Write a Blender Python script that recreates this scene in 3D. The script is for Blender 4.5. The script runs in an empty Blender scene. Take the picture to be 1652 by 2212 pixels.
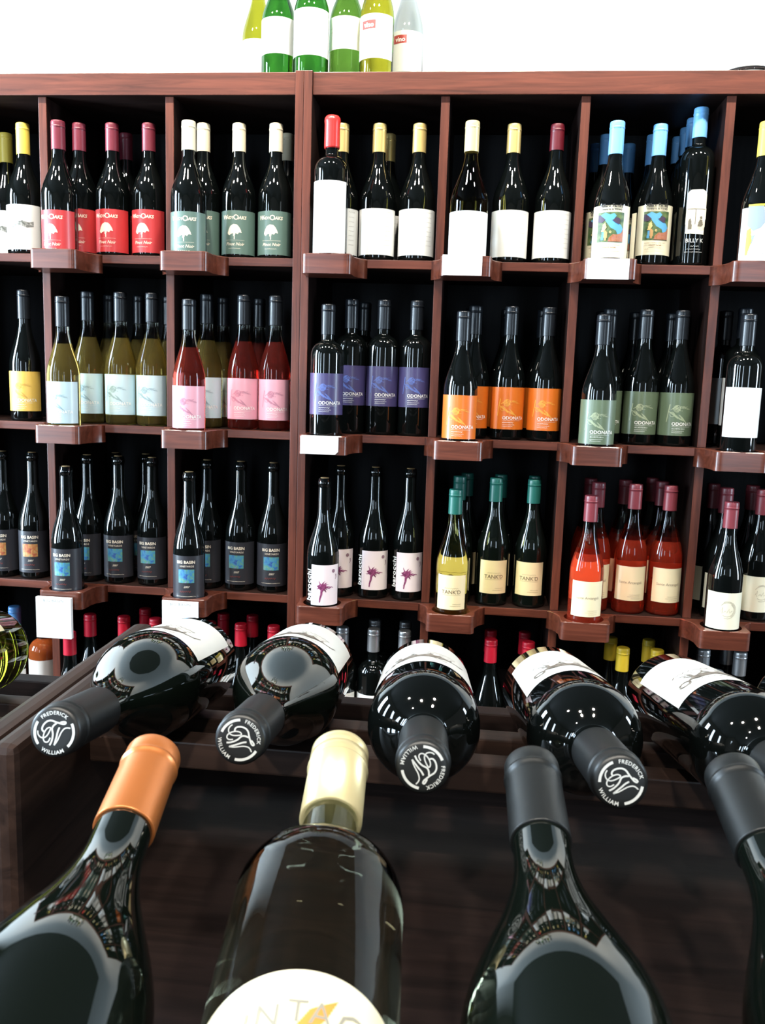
import bpy, bmesh, math, random
from mathutils import Matrix, Vector
random.seed(7)
scene = bpy.context.scene
COL = scene.collection
R = math.radians

# ------------------------------------------------------------------ camera
cam_d = bpy.data.cameras.new('camera')
cam = bpy.data.objects.new('camera', cam_d)
COL.objects.link(cam)
cam_d.sensor_fit = 'VERTICAL'
cam_d.sensor_height = 4.54
cam_d.sensor_width = 3.39
cam_d.lens = 3.85
cam_d.clip_start = 0.01
cam_d.clip_end = 50
cam_d.dof.use_dof = True
cam_d.dof.focus_distance = 1.0
cam_d.dof.aperture_fstop = 2.8
_r = Vector((0.99344401, 0.10974157, 0.03202778))
_u = Vector((-0.0480437, 0.14656437, 0.98803375))
_f = Vector((-0.10373424, 0.98309495, -0.15087589))
cam.matrix_world = Matrix(((_r.x, _u.x, -_f.x, 0.4119), (_r.y, _u.y, -_f.y, -1.9928),
                           (_r.z, _u.z, -_f.z, 1.4717), (0, 0, 0, 1)))
scene.camera = cam

# ------------------------------------------------------------------ world, light, exposure
vs = scene.view_settings
vs.view_transform = 'Standard'
vs.look = 'None'
vs.gamma = 1.0
vs.use_curve_mapping = False
vs.exposure = 0.22
scene.cycles.use_denoising = True
scene.cycles.use_adaptive_sampling = True
scene.cycles.adaptive_threshold = 0.05
scene.cycles.max_bounces = 6
scene.cycles.transmission_bounces = 6
scene.cycles.glossy_bounces = 3
scene.cycles.diffuse_bounces = 2
scene.cycles.caustics_reflective = False
scene.cycles.caustics_refractive = True
scene.cycles.sample_clamp_indirect = 6.0

world = bpy.data.worlds.new('world')
scene.world = world
world.use_nodes = True
wn = world.node_tree.nodes
wn['Background'].inputs['Color'].default_value = (0.62, 0.78, 1.0, 1)
wn['Background'].inputs['Strength'].default_value = 2.0

def area(name, loc, target, sx, sy, watts, color):
    l = bpy.data.lights.new(name, 'AREA')
    l.shape = 'RECTANGLE'; l.size = sx; l.size_y = sy
    l.energy = watts; l.color = color
    o = bpy.data.objects.new(name, l)
    COL.objects.link(o)
    o.location = loc
    o.rotation_euler = (Vector(target) - Vector(loc)).to_track_quat('-Z', 'Y').to_euler()
    return o
# daylight standing in the shop windows (left wall and the wall behind the photographer)
DAY = (0.66, 0.84, 1.0)
for wy, ww, we in ((-3.35, 0.30, 50), (-1.95, 0.30, 50), (-0.70, 0.50, 175)):
    area('window_daylight', (-2.36, wy, 1.75), (0, wy, 1.75), ww, 1.9, we, DAY)
for wx in (-1.2, 2.2):
    area('window_daylight', (wx, -4.92, 1.7), (wx, 0, 1.7), 0.40, 1.9, 24, DAY)
area('window_daylight', (3.93, -0.95, 1.75), (0, -0.95, 1.75), 0.4, 1.9, 85, DAY)
# ceiling track lamps that wash the shelving
WARM = (1.0, 0.93, 0.82)
def spot(loc, target, watts, cone=80, blend=0.7, size=0.055):
    l = bpy.data.lights.new('track_lamp', 'SPOT')
    l.energy = watts; l.color = WARM; l.spot_size = R(cone); l.spot_blend = blend
    l.shadow_soft_size = size
    o = bpy.data.objects.new('track_lamp', l)
    COL.objects.link(o)
    o.location = loc
    o.rotation_euler = (Vector(target) - Vector(loc)).to_track_quat('-Z', 'Y').to_euler()
for k, x in enumerate((-1.35, -0.75, -0.15, 0.45, 1.05, 1.65)):
    spot((x, -0.80, 3.02), (x + 0.1, 0.1, 1.80), 92)
for x, y in ((-0.5, -2.5), (0.25, -2.75), (1.0, -2.5)):
    spot((x, y, 3.02), (x * 0.6 + 0.2, -1.48, 1.25), 120, 48)

# ------------------------------------------------------------------ materials
MATS = {}
def pbsdf(name):
    m = bpy.data.materials.new(name)
    m.use_nodes = True
    return m, m.node_tree.nodes, m.node_tree.links, m.node_tree.nodes['Principled BSDF']

def mat(name, color, rough=0.5, metal=0.0, trans=0.0, ior=1.5, spec=0.5, coat=0.0, vary=0.06, nscale=60):
    if name in MATS:
        return MATS[name]
    m, n, l, b = pbsdf(name)
    b.inputs['Roughness'].default_value = rough
    b.inputs['Metallic'].default_value = metal
    b.inputs['Transmission Weight'].default_value = trans
    b.inputs['IOR'].default_value = ior
    b.inputs['Specular IOR Level'].default_value = spec
    b.inputs['Coat Weight'].default_value = coat
    b.inputs['Coat Roughness'].default_value = 0.22
    if vary:
        tc = n.new('ShaderNodeTexCoord')
        nz = n.new('ShaderNodeTexNoise'); nz.inputs['Scale'].default_value = nscale
        mx = n.new('ShaderNodeMix'); mx.data_type = 'RGBA'
        mx.inputs['A'].default_value = tuple(c * (1 - vary) for c in color) + (1,)
        mx.inputs['B'].default_value = tuple(min(1, c * (1 + vary)) for c in color) + (1,)
        l.new(tc.outputs['Object'], nz.inputs['Vector'])
        l.new(nz.outputs['Fac'], mx.inputs['Factor'])
        l.new(mx.outputs['Result'], b.inputs['Base Color'])
    else:
        b.inputs['Base Color'].default_value = tuple(color) + (1,)
    MATS[name] = m
    return m

def wood(name, dark, light, axis, rough=0.38, coat=0.12, spec=0.4):
    m, n, l, b = pbsdf(name)
    tc = n.new('ShaderNodeTexCoord')
    oi = n.new('ShaderNodeObjectInfo')
    ad = n.new('ShaderNodeVectorMath'); ad.operation = 'ADD'
    mp = n.new('ShaderNodeMapping')
    s = [38, 38, 38]; s[axis] = 2.2
    mp.inputs['Scale'].default_value = s
    l.new(tc.outputs['Object'], ad.inputs[0])
    l.new(oi.outputs['Random'], ad.inputs[1])
    l.new(ad.outputs[0], mp.inputs['Vector'])
    nz = n.new('ShaderNodeTexNoise'); nz.inputs['Scale'].default_value = 2.0
    nz.inputs['Detail'].default_value = 6; nz.inputs['Roughness'].default_value = 0.62
    nz.inputs['Distortion'].default_value = 0.8
    l.new(mp.outputs[0], nz.inputs['Vector'])
    cr = n.new('ShaderNodeValToRGB')
    cr.color_ramp.elements[0].position = 0.3; cr.color_ramp.elements[0].color = dark + (1,)
    cr.color_ramp.elements[1].position = 0.72; cr.color_ramp.elements[1].color = light + (1,)
    l.new(nz.outputs['Fac'], cr.inputs['Fac'])
    l.new(cr.outputs['Color'], b.inputs['Base Color'])
    bp = n.new('ShaderNodeBump'); bp.inputs['Strength'].default_value = 0.12; bp.inputs['Distance'].default_value = 0.002
    l.new(nz.outputs['Fac'], bp.inputs['Height'])
    l.new(bp.outputs['Normal'], b.inputs['Normal'])
    b.inputs['Roughness'].default_value = rough
    b.inputs['Coat Weight'].default_value = coat
    b.inputs['Specular IOR Level'].default_value = spec
    b.inputs['Coat Roughness'].default_value = 0.22
    MATS[name] = m
    return m
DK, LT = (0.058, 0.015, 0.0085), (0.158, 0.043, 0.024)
WOOD_X = wood('mahogany_along_x', DK, LT, 0)
LEDGE_WOOD = wood('polished_mahogany', DK, LT, 0, 0.32, 0.6)
WOOD_Y = wood('mahogany_along_y', DK, LT, 1)
WOOD_Z = wood('mahogany_along_z', DK, LT, 2)
BACK = wood('shaded_back_board', (0.006, 0.006, 0.007), (0.013, 0.012, 0.013), 2, 0.55, 0.0, 0.15)  # compartment shade put into the back panel's near-black colour
INNER_X = wood('shaded_mahogany_along_x', (0.009, 0.0045, 0.004), (0.024, 0.011, 0.008), 0, 0.5, 0.0, 0.2)  # same mahogany, with the shade inside the bays painted into its colour
INNER_Z = wood('shaded_mahogany_along_z', (0.008, 0.004, 0.0035), (0.018, 0.008, 0.0065), 2, 0.5, 0.0, 0.2)  # upright version, bay shade likewise painted in
RACK_X = wood('espresso_wood_along_x', (0.006, 0.0036, 0.003), (0.017, 0.0095, 0.008), 0, 0.5, 0.0, 0.2)
RACK_Y = wood('espresso_wood_along_y', (0.006, 0.0036, 0.003), (0.017, 0.0095, 0.008), 1, 0.5, 0.0, 0.2)

SLAT_X = wood('walnut_along_x', (0.016, 0.009, 0.007), (0.050, 0.028, 0.021), 0, 0.45, 0.05, 0.3)
SLAT_Y = wood('walnut_along_y', (0.016, 0.009, 0.007), (0.050, 0.028, 0.021), 1, 0.45, 0.05, 0.3)

# ------------------------------------------------------------------ helpers
def mesh_obj(name, verts, faces, material, parent=None, smooth=False, loc=None):
    me = bpy.data.meshes.new(name)
    me.from_pydata(verts, [], faces)
    me.update()
    if smooth:
        me.polygons.foreach_set('use_smooth', [True] * len(me.polygons))
    return inst(name, me, material, parent, loc)

def inst(name, me, material=None, parent=None, loc=None):
    if material is not None and not me.materials:
        me.materials.append(material)
    o = bpy.data.objects.new(name, me)
    COL.objects.link(o)
    if parent is not None:
        o.parent = parent
    if loc is not None:
        o.location = loc
    return o

def tag(o, label, cat, group=None, kind=None):
    o['label'] = label; o['category'] = cat
    if group: o['group'] = group
    if kind: o['kind'] = kind
    return o

def structure(o):
    o['kind'] = 'structure'
    return o

def empty(name, loc=(0, 0, 0)):
    o = bpy.data.objects.new(name, None)
    o.empty_display_size = 0.05
    COL.objects.link(o)
    o.location = loc
    return o

def box_data(x0, x1, y0, y1, z0, z1, bev=0.0):
    """box mesh data centred on its own middle, with bevelled edges"""
    bm = bmesh.new()
    bmesh.ops.create_cube(bm, size=1)
    bmesh.ops.scale(bm, vec=(x1 - x0, y1 - y0, z1 - z0), verts=bm.verts)
    if bev:
        bmesh.ops.bevel(bm, geom=bm.edges[:], offset=bev, segments=2, profile=0.6, affect='EDGES')
    return bm

def box(name, x0, x1, y0, y1, z0, z1, material, parent=None, bev=0.0012):
    bm = box_data(x0, x1, y0, y1, z0, z1, bev)
    me = bpy.data.meshes.new(name); bm.to_mesh(me); bm.free()
    c = Vector(((x0 + x1) / 2, (y0 + y1) / 2, (z0 + z1) / 2))
    if parent is not None:
        p = parent
        while p is not None:
            c -= Vector(p.location); p = p.parent
    return inst(name, me, material, parent, c)

def lathe(profile, seg, close=True):
    v, f = [], []
    n = len(profile)
    for r, z in profile:
        for s in range(seg):
            a = 2 * math.pi * s / seg
            v.append((r * math.sin(a), -r * math.cos(a), z))
    for i in range(n - 1):
        for s in range(seg):
            t = (s + 1) % seg
            f.append((i * seg + s, i * seg + t, (i + 1) * seg + t, (i + 1) * seg + s))
    if close:
        f.append(tuple(range(seg - 1, -1, -1)))
        f.append(tuple((n - 1) * seg + s for s in range(seg)))
    return v, f

def lathe_mesh(name, profile, seg, material):
    v, f = lathe(profile, seg)
    me = bpy.data.meshes.new(name)
    me.from_pydata(v, [], f); me.update()
    me.polygons.foreach_set('use_smooth', [len(p.vertices) == 4 for p in me.polygons])
    me.materials.append(material)
    return me

# --- flat print: everything is built in label space (u right, v up, metres), then wrapped
_tc = {}
def text2d(s, size, shear=0.0, bold=0.0, align='CENTER', space=1.0):
    k = (s, size, shear, bold, align, space)
    if k in _tc: return _tc[k]
    c = bpy.data.curves.new('t', 'FONT')
    c.body = s; c.size = size; c.shear = shear; c.offset = bold; c.align_x = align
    c.resolution_u = 2; c.space_character = space; c.fill_mode = 'FRONT'
    o = bpy.data.objects.new('t', c)
    COL.objects.link(o)
    bpy.context.view_layer.update()
    dg = bpy.context.evaluated_depsgraph_get()
    me = o.evaluated_get(dg).to_mesh()
    vs_ = [(p.co.x, p.co.y) for p in me.vertices]
    fs_ = [tuple(p.vertices) for p in me.polygons]
    o.evaluated_get(dg).to_mesh_clear()
    bpy.data.objects.remove(o); bpy.data.curves.remove(c)
    _tc[k] = (vs_, fs_)
    return _tc[k]

class Print:
    """collects flat 2D shapes"""
    def __init__(s): s.v, s.f = [], []
    def quad(s, *pts):
        b = len(s.v); s.v += list(pts); s.f.append(tuple(range(b, b + len(pts)))); return s
    def rect(s, u0, u1, v0, v1, dx=0.006):
        n = max(1, int((u1 - u0) / dx))
        for i in range(n):
            a, b = u0 + (u1 - u0) * i / n, u0 + (u1 - u0) * (i + 1) / n
            s.quad((a, v0), (b, v0), (b, v1), (a, v1))
        return s
    def text(s, t, u, v, size, shear=0, bold=0, align='CENTER', space=1.0):
        tv, tf = text2d(t, size, shear, bold, align, space)
        b = len(s.v)
        s.v += [(u + x, v + y) for x, y in tv]; s.f += [tuple(b + i for i in q) for q in tf]
        return s
    def stroke(s, pts, w, w2=None):
        w2 = w if w2 is None else w2
        n = len(pts)
        L, Rr = [], []
        for i, (x, y) in enumerate(pts):
            a = pts[max(0, i - 1)]; b = pts[min(n - 1, i + 1)]
            dx, dy = b[0] - a[0], b[1] - a[1]
            d = math.hypot(dx, dy) or 1
            ww = (w + (w2 - w) * i / max(1, n - 1)) / 2
            L.append((x - dy / d * ww, y + dx / d * ww)); Rr.append((x + dy / d * ww, y - dx / d * ww))
        for i in range(n - 1):
            s.quad(Rr[i], Rr[i + 1], L[i + 1], L[i])
        return s
    def poly(s, pts, dx=0.0012):
        xs = [p[0] for p in pts]
        x0, x1 = min(xs), max(xs)
        n = max(2, int((x1 - x0) / dx)); dx = (x1 - x0) / n
        for i in range(n):
            xc = x0 + (i + 0.5) * dx
            ys = []
            for (ax, ay), (bx, by) in zip(pts, pts[1:] + pts[:1]):
                if (ax <= xc) != (bx <= xc):
                    ys.append(ay + (by - ay) * (xc - ax) / (bx - ax))
            ys.sort()
            for a, b in zip(ys[::2], ys[1::2]):
                s.quad((xc - dx / 2, a), (xc + dx / 2, a), (xc + dx / 2, b), (xc - dx / 2, b))
        return s
    def ring(s, cx, cy, r, w, a0=0, a1=360, n=28):
        return s.stroke([(cx + r * math.cos(R(a0 + (a1 - a0) * i / n)), cy + r * math.sin(R(a0 + (a1 - a0) * i / n))) for i in range(n + 1)], w)
    def scribble(s, u0, u1, v, h, w=0.0006, seed=0):
        rr = random.Random(seed + int(v * 1e5))
        n = max(4, int((u1 - u0) / 0.0022))
        pts = [(u0 + (u1 - u0) * i / n, v + (h / 2 if i % 2 else -h / 2) * rr.uniform(0.3, 1)) for i in range(n + 1)]
        return s.stroke(pts, w)
    def wrapped(s, r):
        return [(r * math.sin(u / r), -r * math.cos(u / r), v) for u, v in s.v], s.f

# ------------------------------------------------------------------ room shell
SH = [1.736, 1.344, 0.953, 0.562, 0.171]       # tops of the shelves
TOP0, TOP1 = 2.083, 2.130
T = 0.019
DEPTH = 0.315
plaster = mat('white_plaster', (0.86, 0.87, 0.83), 0.8, vary=0.02, nscale=9)
ceil_m = mat('dark_ceiling', (0.035, 0.035, 0.037), 0.85, vary=0.03, nscale=6)
floor_m = wood('floor_boards', (0.05, 0.03, 0.02), (0.13, 0.08, 0.05), 0, 0.4, 0.1)
XL, XR, YB, YF, H = -2.4, 3.97, -4.96, 0.335, 3.1
def slab(name, x0, x1, y0, y1, z0, z1, m):
    return structure(box(name, x0, x1, y0, y1, z0, z1, m, None, 0))
slab('floor', XL - .1, XR + .1, YB - .1, YF + .1, -0.1, 0, floor_m)
slab('ceiling', XL - .1, XR + .1, YB - .1, YF + .1, H, H + 0.1, ceil_m)
slab('wall_front', XL - .1, XR + .1, YF, YF + 0.1, 0, H, plaster)
def wall_with_windows(name, along, fixed0, fixed1, a0, a1, spans, z0=0.75, z1=2.75):
    bm = bmesh.new()
    def add(p0, p1, q0, q1):
        if along == 'y':
            lo, hi = (fixed0, p0, q0), (fixed1, p1, q1)
        else:
            lo, hi = (p0, fixed0, q0), (p1, fixed1, q1)
        ret = bmesh.ops.create_cube(bm, size=1)
        c = [(lo[i] + hi[i]) / 2 for i in range(3)]; d = [hi[i] - lo[i] for i in range(3)]
        bmesh.ops.scale(bm, vec=d, verts=ret['verts']); bmesh.ops.translate(bm, vec=c, verts=ret['verts'])
    add(a0, a1, 0, z0); add(a0, a1, z1, H)
    e = a0
    for s0, s1 in spans:
        add(e, s0, z0, z1); e = s1
    add(e, a1, z0, z1)
    me = bpy.data.meshes.new(name); bm.to_mesh(me); bm.free()
    return structure(inst(name, me, wall_m))
wall_m = mat('tan_plaster', (0.13, 0.11, 0.095), 0.8, vary=0.04, nscale=7)
wall_with_windows('wall_left', 'y', XL - .1, XL, YB, YF, [(-3.52, -3.18), (-2.12, -1.78), (-0.97, -0.43)])
wall_with_windows('wall_right', 'y', XR, XR + .1, YB, YF, [(-1.17, -0.73)])
wall_with_windows('wall_back', 'x', YB - .1, YB, XL, XR, [(-1.42, -0.98), (1.98, 2.42)])

# ------------------------------------------------------------------ shelving units
def ledge_data(fl=0.024):
    """projecting ledge with a round recess; origin at shelf front, ledge centre, top"""
    hw, pr, th, hr, rec = 0.0545, 0.090, 0.042, 0.0440, 0.020
    cy = -0.046
    out = []
    def arc(cx, cyy, r, a0, a1, n):
        for i in range(n + 1):
            a = R(a0 + (a1 - a0) * i / n); out.append((cx + r * math.cos(a), cyy + r * math.sin(a)))
    out += [(hw + 0.024, 0.0), (hw + 0.013, -0.012), (hw + 0.005, -0.026), (hw, -0.044)]
    out.reverse()
    rt = list(reversed(out))           # right flare going outwards
    q = []
    q += [(-hw - (x - hw) * fl / 0.024, y) for x, y in rt]      # left flare from the shelf to the front
    cr = 0.012
    for i in range(7):
        a = R(180 + 90 * i / 6); q.append((-hw + cr + cr * math.cos(a), -pr + cr + cr * math.sin(a)))
    for i in range(7):
        a = R(270 + 90 * i / 6); q.append((hw - cr + cr * math.cos(a), -pr + cr + cr * math.sin(a)))
    q += list(reversed(rt))
    # resample by angle round the recess
    N = 64
    def hit(a):
        dx, dy = math.cos(a), math.sin(a); best = None
        for (ax, ay), (bx, by) in zip(q, q[1:] + q[:1]):
            ax, bx2, ay2, by2 = ax, bx, ay - cy, by - cy
            ex, ey = bx2 - ax, by2 - ay2
            den = dx * ey - dy * ex
            if abs(den) < 1e-12: continue
            t = (ax * ey - ay2 * ex) / den; s = (ax * dy - ay2 * dx) / den
            if t > 0 and -1e-6 <= s <= 1 + 1e-6 and (best is None or t < best): best = t
        return (best * dx, best * dy + cy)
    angs = sorted(set([round(math.atan2(y - cy, x) % (2 * math.pi), 5) for x, y in q] + [round(2 * math.pi * i / N, 5) for i in range(N)]))
    n = len(angs)
    outer = [hit(a) for a in angs]
    inner = [(hr * math.cos(a), hr * math.sin(a) + cy) for a in angs]
    v, f, sm = [], [], []
    def ringv(pts, z):
        b = len(v); v.extend((x, y, z) for x, y in pts); return b
    def strip(b0, b1, smooth):
        for i in range(n):
            j = (i + 1) % n
            f.append((b0 + i, b0 + j, b1 + j, b1 + i)); sm.append(smooth)
    ch = 0.0018
    shr = [(x * (1 - ch / 0.06), cy + (y - cy) * (1 - ch / 0.06)) for x, y in outer]
    a = ringv(inner, 0); b = ringv(shr, 0); strip(b, a, False)
    b = ringv(shr, 0); c = ringv(outer, -ch); strip(c, b, False)
    c = ringv(outer, -ch); d = ringv(outer, -th); strip(d, c, True)
    e = ringv(inner, 0); g = ringv(inner, -rec); strip(e, g, True)
    g = ringv(inner, -rec); f.append(tuple(g + i for i in range(n))); sm.append(False)
    g = ringv(outer, -th); f.append(tuple(g + i for i in reversed(range(n)))); sm.append(False)
    me = bpy.data.meshes.new('bottle_ledge')
    me.from_pydata(v, [], f); me.update()
    me.polygons.foreach_set('use_smooth', sm)
    me.materials.append(LEDGE_WOOD)
    return me
LEDGE = ledge_data()
LEDGE_POST = ledge_data(0.010)
LEDGE_Y = -0.046
PADX = 0.062

def shelf_unit(x0, side, bays, label):
    """side=+1: from x0 to the right; -1: to the left"""
    u = empty('wine_shelving_unit', (x0, 0, 0))
    tag(u, label, 'shelving', 'dark wood wine shelving units')
    S = 0.30
    xe = x0 + side * (bays * S + T)
    lo, hi = min(x0, xe), max(x0, xe)
    pan = [x0 + side * T / 2, xe]
    for c in (x0 + side * T / 2, x0 + side * (bays * S + T / 2)):
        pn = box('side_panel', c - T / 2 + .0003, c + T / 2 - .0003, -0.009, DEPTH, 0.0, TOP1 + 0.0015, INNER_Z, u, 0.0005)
        box('unshaded_edge', c - T / 2 + .0003, c + T / 2 - .0003, -0.012, -0.0091, 0.0, TOP1 + 0.0015, WOOD_Z, pn, 0.0012)  # added strip: front edge keeps the wood colour without the painted shade
    box('back_panel', lo + T, hi - T, DEPTH - 0.008, DEPTH, 0.06, TOP0, BACK, u, 0)
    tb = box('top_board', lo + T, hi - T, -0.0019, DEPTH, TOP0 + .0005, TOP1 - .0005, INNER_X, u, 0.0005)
    box('unshaded_front', lo + T, hi - T, -0.006, -0.002, TOP0, TOP1, WOOD_X, tb, 0.0015)  # added front piece in unshaded wood; the board behind carries painted shade
    box('plinth', lo + T, hi - T, 0.03, 0.05, 0, 0.08, WOOD_X, u, 0)
    for si, z in enumerate(SH):
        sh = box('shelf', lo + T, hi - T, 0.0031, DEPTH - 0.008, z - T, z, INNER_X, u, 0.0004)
        box('unshaded_edge', lo + T, hi - T, 0.0, 0.003, z - T, z, WOOD_X, sh, 0.0012)
        if si < 4:
            for b in range(bays):
                if side > 0: cx = x0 + T / 2 + b * S + PADX
                else: cx = x0 - T / 2 - (b + 1) * S + PADX
                if cx < -0.95 or cx > 1.1: continue
                inst('bottle_ledge', LEDGE_POST if abs(cx - T / 2 - PADX) < .01 else LEDGE, None, sh, Vector((cx, 0.0005, z)) - Vector(sh.location) - Vector(u.location))
    lv = [TOP0] + SH
    for si, z in enumerate(SH):
        zt = TOP0 if si == 0 else SH[si - 1] - T
        for b in range(1, bays):
            c = x0 + side * (b * S + T / 2)
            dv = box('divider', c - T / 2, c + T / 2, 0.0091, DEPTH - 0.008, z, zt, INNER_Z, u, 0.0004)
            box('unshaded_edge', c - T / 2, c + T / 2, 0.006, 0.009, z, zt, WOOD_Z, dv, 0.001)
    return u
shelf_unit(0.0, -1, 3, 'dark wood wine shelving unit on the left, ending at the double post')
shelf_unit(0.0, 1, 4, 'dark wood wine shelving unit on the right of the double post')

# ------------------------------------------------------------------ bottles
DARK = mat('dark_bottle_glass', (0.0022, 0.003, 0.0028), 0.035, ior=1.52, spec=0.6, vary=0)
DARKG = mat('dark_green_bottle_glass', (0.003, 0.0048, 0.0035), 0.03, ior=1.52, spec=0.6, vary=0)
def glass(name, color, rough=0.0, trans=1.0):
    return mat(name, color, rough, trans=trans, ior=1.36, vary=0)
GOLDG = glass('old_gold_wine_glass', (0.34, 0.27, 0.05))
STRAW = glass('green_straw_wine_glass', (0.80, 0.74, 0.24))
OLIVE = glass('olive_wine_glass', (0.085, 0.085, 0.006))
GREEN = glass('bright_green_glass', (0.03, 0.17, 0.02))
GREEN2 = glass('leaf_green_glass', (0.09, 0.21, 0.03))
LIME = glass('yellow_green_glass', (0.50, 0.47, 0.03))
FRONTW = glass('white_wine_in_clear_glass', (0.80, 0.82, 0.55))

def filled(name, wine, level, trans, air=(0.62, 0.66, 0.56)):
    """clear bottle: wine colour up to the fill level, empty glass above"""
    m = glass(name, wine, 0, trans)
    n, l = m.node_tree.nodes, m.node_tree.links
    b = n['Principled BSDF']
    tc = n.new('ShaderNodeTexCoord'); sp = n.new('ShaderNodeSeparateXYZ')
    gt = n.new('ShaderNodeMath'); gt.operation = 'GREATER_THAN'; gt.inputs[1].default_value = level
    mx = n.new('ShaderNodeMix'); mx.data_type = 'RGBA'
    mx.inputs['A'].default_value = tuple(wine) + (1,); mx.inputs['B'].default_value = tuple(air) + (1,)
    mt = n.new('ShaderNodeMix'); mt.data_type = 'FLOAT'
    mt.inputs['A'].default_value = trans; mt.inputs['B'].default_value = 1.0
    l.new(tc.outputs['Object'], sp.inputs[0]); l.new(sp.outputs['Z'], gt.inputs[0])
    l.new(gt.outputs[0], mx.inputs['Factor']); l.new(gt.outputs[0], mt.inputs['Factor'])
    l.new(mx.outputs['Result'], b.inputs['Base Color']); l.new(mt.outputs['Result'], b.inputs['Transmission Weight'])
    return m
PALE = filled('pale_straw_wine', (0.88, 0.68, 0.20), 0.205, 0.955)
ROSE = filled('pink_wine', (0.86, 0.12, 0.09), 0.205, 0.96)
CORAL = filled('coral_wine', (0.95, 0.11, 0.05), 0.172, 0.90)
AMBER = filled('amber_wine', (0.90, 0.20, 0.05), 0.23, 0.80)
def sm(t): return t * t * (3 - 2 * t)
def profile(kind):
    """(body profile, height, body radius, straight height)"""
    P = {'burg': (0.300, 0.0405, 0.132, 0.232), 'slim': (0.300, 0.0375, 0.128, 0.235),
         'rhone': (0.300, 0.0390, 0.140, 0.228), 'bord': (0.308, 0.0370, 0.196, 0.232),
         'tall': (0.333, 0.0365, 0.222, 0.258), 'tallslim': (0.312, 0.0370, 0.132, 0.240),
         'flute': (0.335, 0.0370, 0.130, 0.265), 'front': (0.300, 0.0415, 0.130, 0.226),
         'fw': (0.300, 0.0385, 0.188, 0.222)}[kind]
    h, r, zs, zn = P
    rn = 0.0142
    p = [(0.0, 0.003), (r - 0.012, 0.002), (r - 0.004, 0.0), (r - 0.001, 0.0025), (r, 0.007), (r, zs)]
    n = 14
    for i in range(1, n + 1):
        t = i / n
        if kind in ('bord', 'tall', 'fw'):
            a = t * math.pi / 2       # round shoulder then small fillet into the neck
            if t < 0.72:
                a = t / 0.72 * R(68)
                rr = r - (r - rn) * 1.12 * (1 - math.cos(a)); zz = zs + (zn - zs) * 0.80 * math.sin(a) / math.sin(R(68))
                last = (rr, zz)
            else:
                s = (t - 0.72) / 0.28
                rr = last[0] + (rn - last[0]) * (1 - (1 - s) ** 2.2); zz = last[1] + (zn - last[1]) * s
        else:
            rr = rn + (r - rn) * (0.5 * (1 + math.cos(math.pi * t ** 0.93))) ** 0.93
            zz = zs + (zn - zs) * t
        p.append((rr, zz))
    p += [(rn - 0.0004, h - 0.022), (rn - 0.0004, h - 0.017), (rn + 0.0009, h - 0.016), (rn + 0.0009, h - 0.008), (rn, h - 0.007), (rn - 0.0005, h - 0.001), (rn - 0.002, h), (0.0, h)]
    return p, h, r, zs
_bm = {}
def body_mesh(kind, material, seg):
    k = (kind, material.name, seg)
    if k not in _bm:
        p, h, r, zs = profile(kind)
        p = [(max(a, 0.0004), b) for a, b in p]
        _bm[k] = lathe_mesh('body', p, seg, material)
    return _bm[k]
_cm = {}
def cap_mesh(kind, style, material, seg, length=0.062):
    k = (kind, style, material.name, seg, length)
    if k in _cm: return _cm[k]
    p, h, r, zs = profile(kind)
    rn = 0.0142 + 0.0009
    z0 = h - length
    if style == 'foil':        # shrink capsule with a lip ring
        q = [(rn - 0.0006, z0 + .0001), (rn + 0.0003, z0), (rn + 0.0003, z0 + .0008), (rn + 0.0001, h - 0.0180), (rn + 0.0001, h - 0.0145), (rn + 0.0008, h - 0.0138), (rn + 0.0008, h - 0.0122),
             (rn + 0.0001, h - 0.0115), (rn + 0.0002, h - 0.0105), (rn + 0.0001, h - 0.0030), (rn - 0.0003, h - 0.0014), (rn - 0.0012, h - 0.0003), (rn - 0.0026, h + 0.0002), (rn - .006, h + .0003), (0.0004, h + 0.0003)]
    elif style == 'wax':
        q = [(rn - 0.0004, z0 + .0001), (rn + 0.0014, z0), (rn + 0.0018, z0 + 0.004), (rn + 0.0016, h - 0.014), (rn + 0.0024, h - 0.008), (rn + 0.0016, h - 0.002), (rn - 0.002, h + 0.0025), (0.0004, h + 0.003)]
    elif style == 'screw':     # long screw cap with rolled beads and knurl
        q = [(rn - 0.0004, z0 + .0001), (rn + 0.0011, z0), (rn + 0.0011, h - 0.0185), (rn + 0.0019, h - 0.0175), (rn + 0.0019, h - 0.0165), (rn + 0.0007, h - 0.0155),
             (rn + 0.0007, h - 0.0145), (rn + 0.0014, h - 0.0135), (rn + 0.0014, h - 0.0085), (rn + 0.0004, h - 0.0078), (rn + 0.0004, h - 0.0068),
             (rn + 0.0013, h - 0.0058), (rn + 0.0013, h - 0.0018), (rn + 0.0004, h), (rn - 0.002, h + 0.0008), (0.0004, h + 0.0008)]
    else:                      # bare cork end standing in the mouth
        q = [(0.0096, h - 0.004), (0.0096, h + 0.0006), (0.0088, h + 0.0012), (0.0004, h + 0.0012)]
    _cm[k] = lathe_mesh('capsule', q, seg, material)
    return _cm[k]

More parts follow.
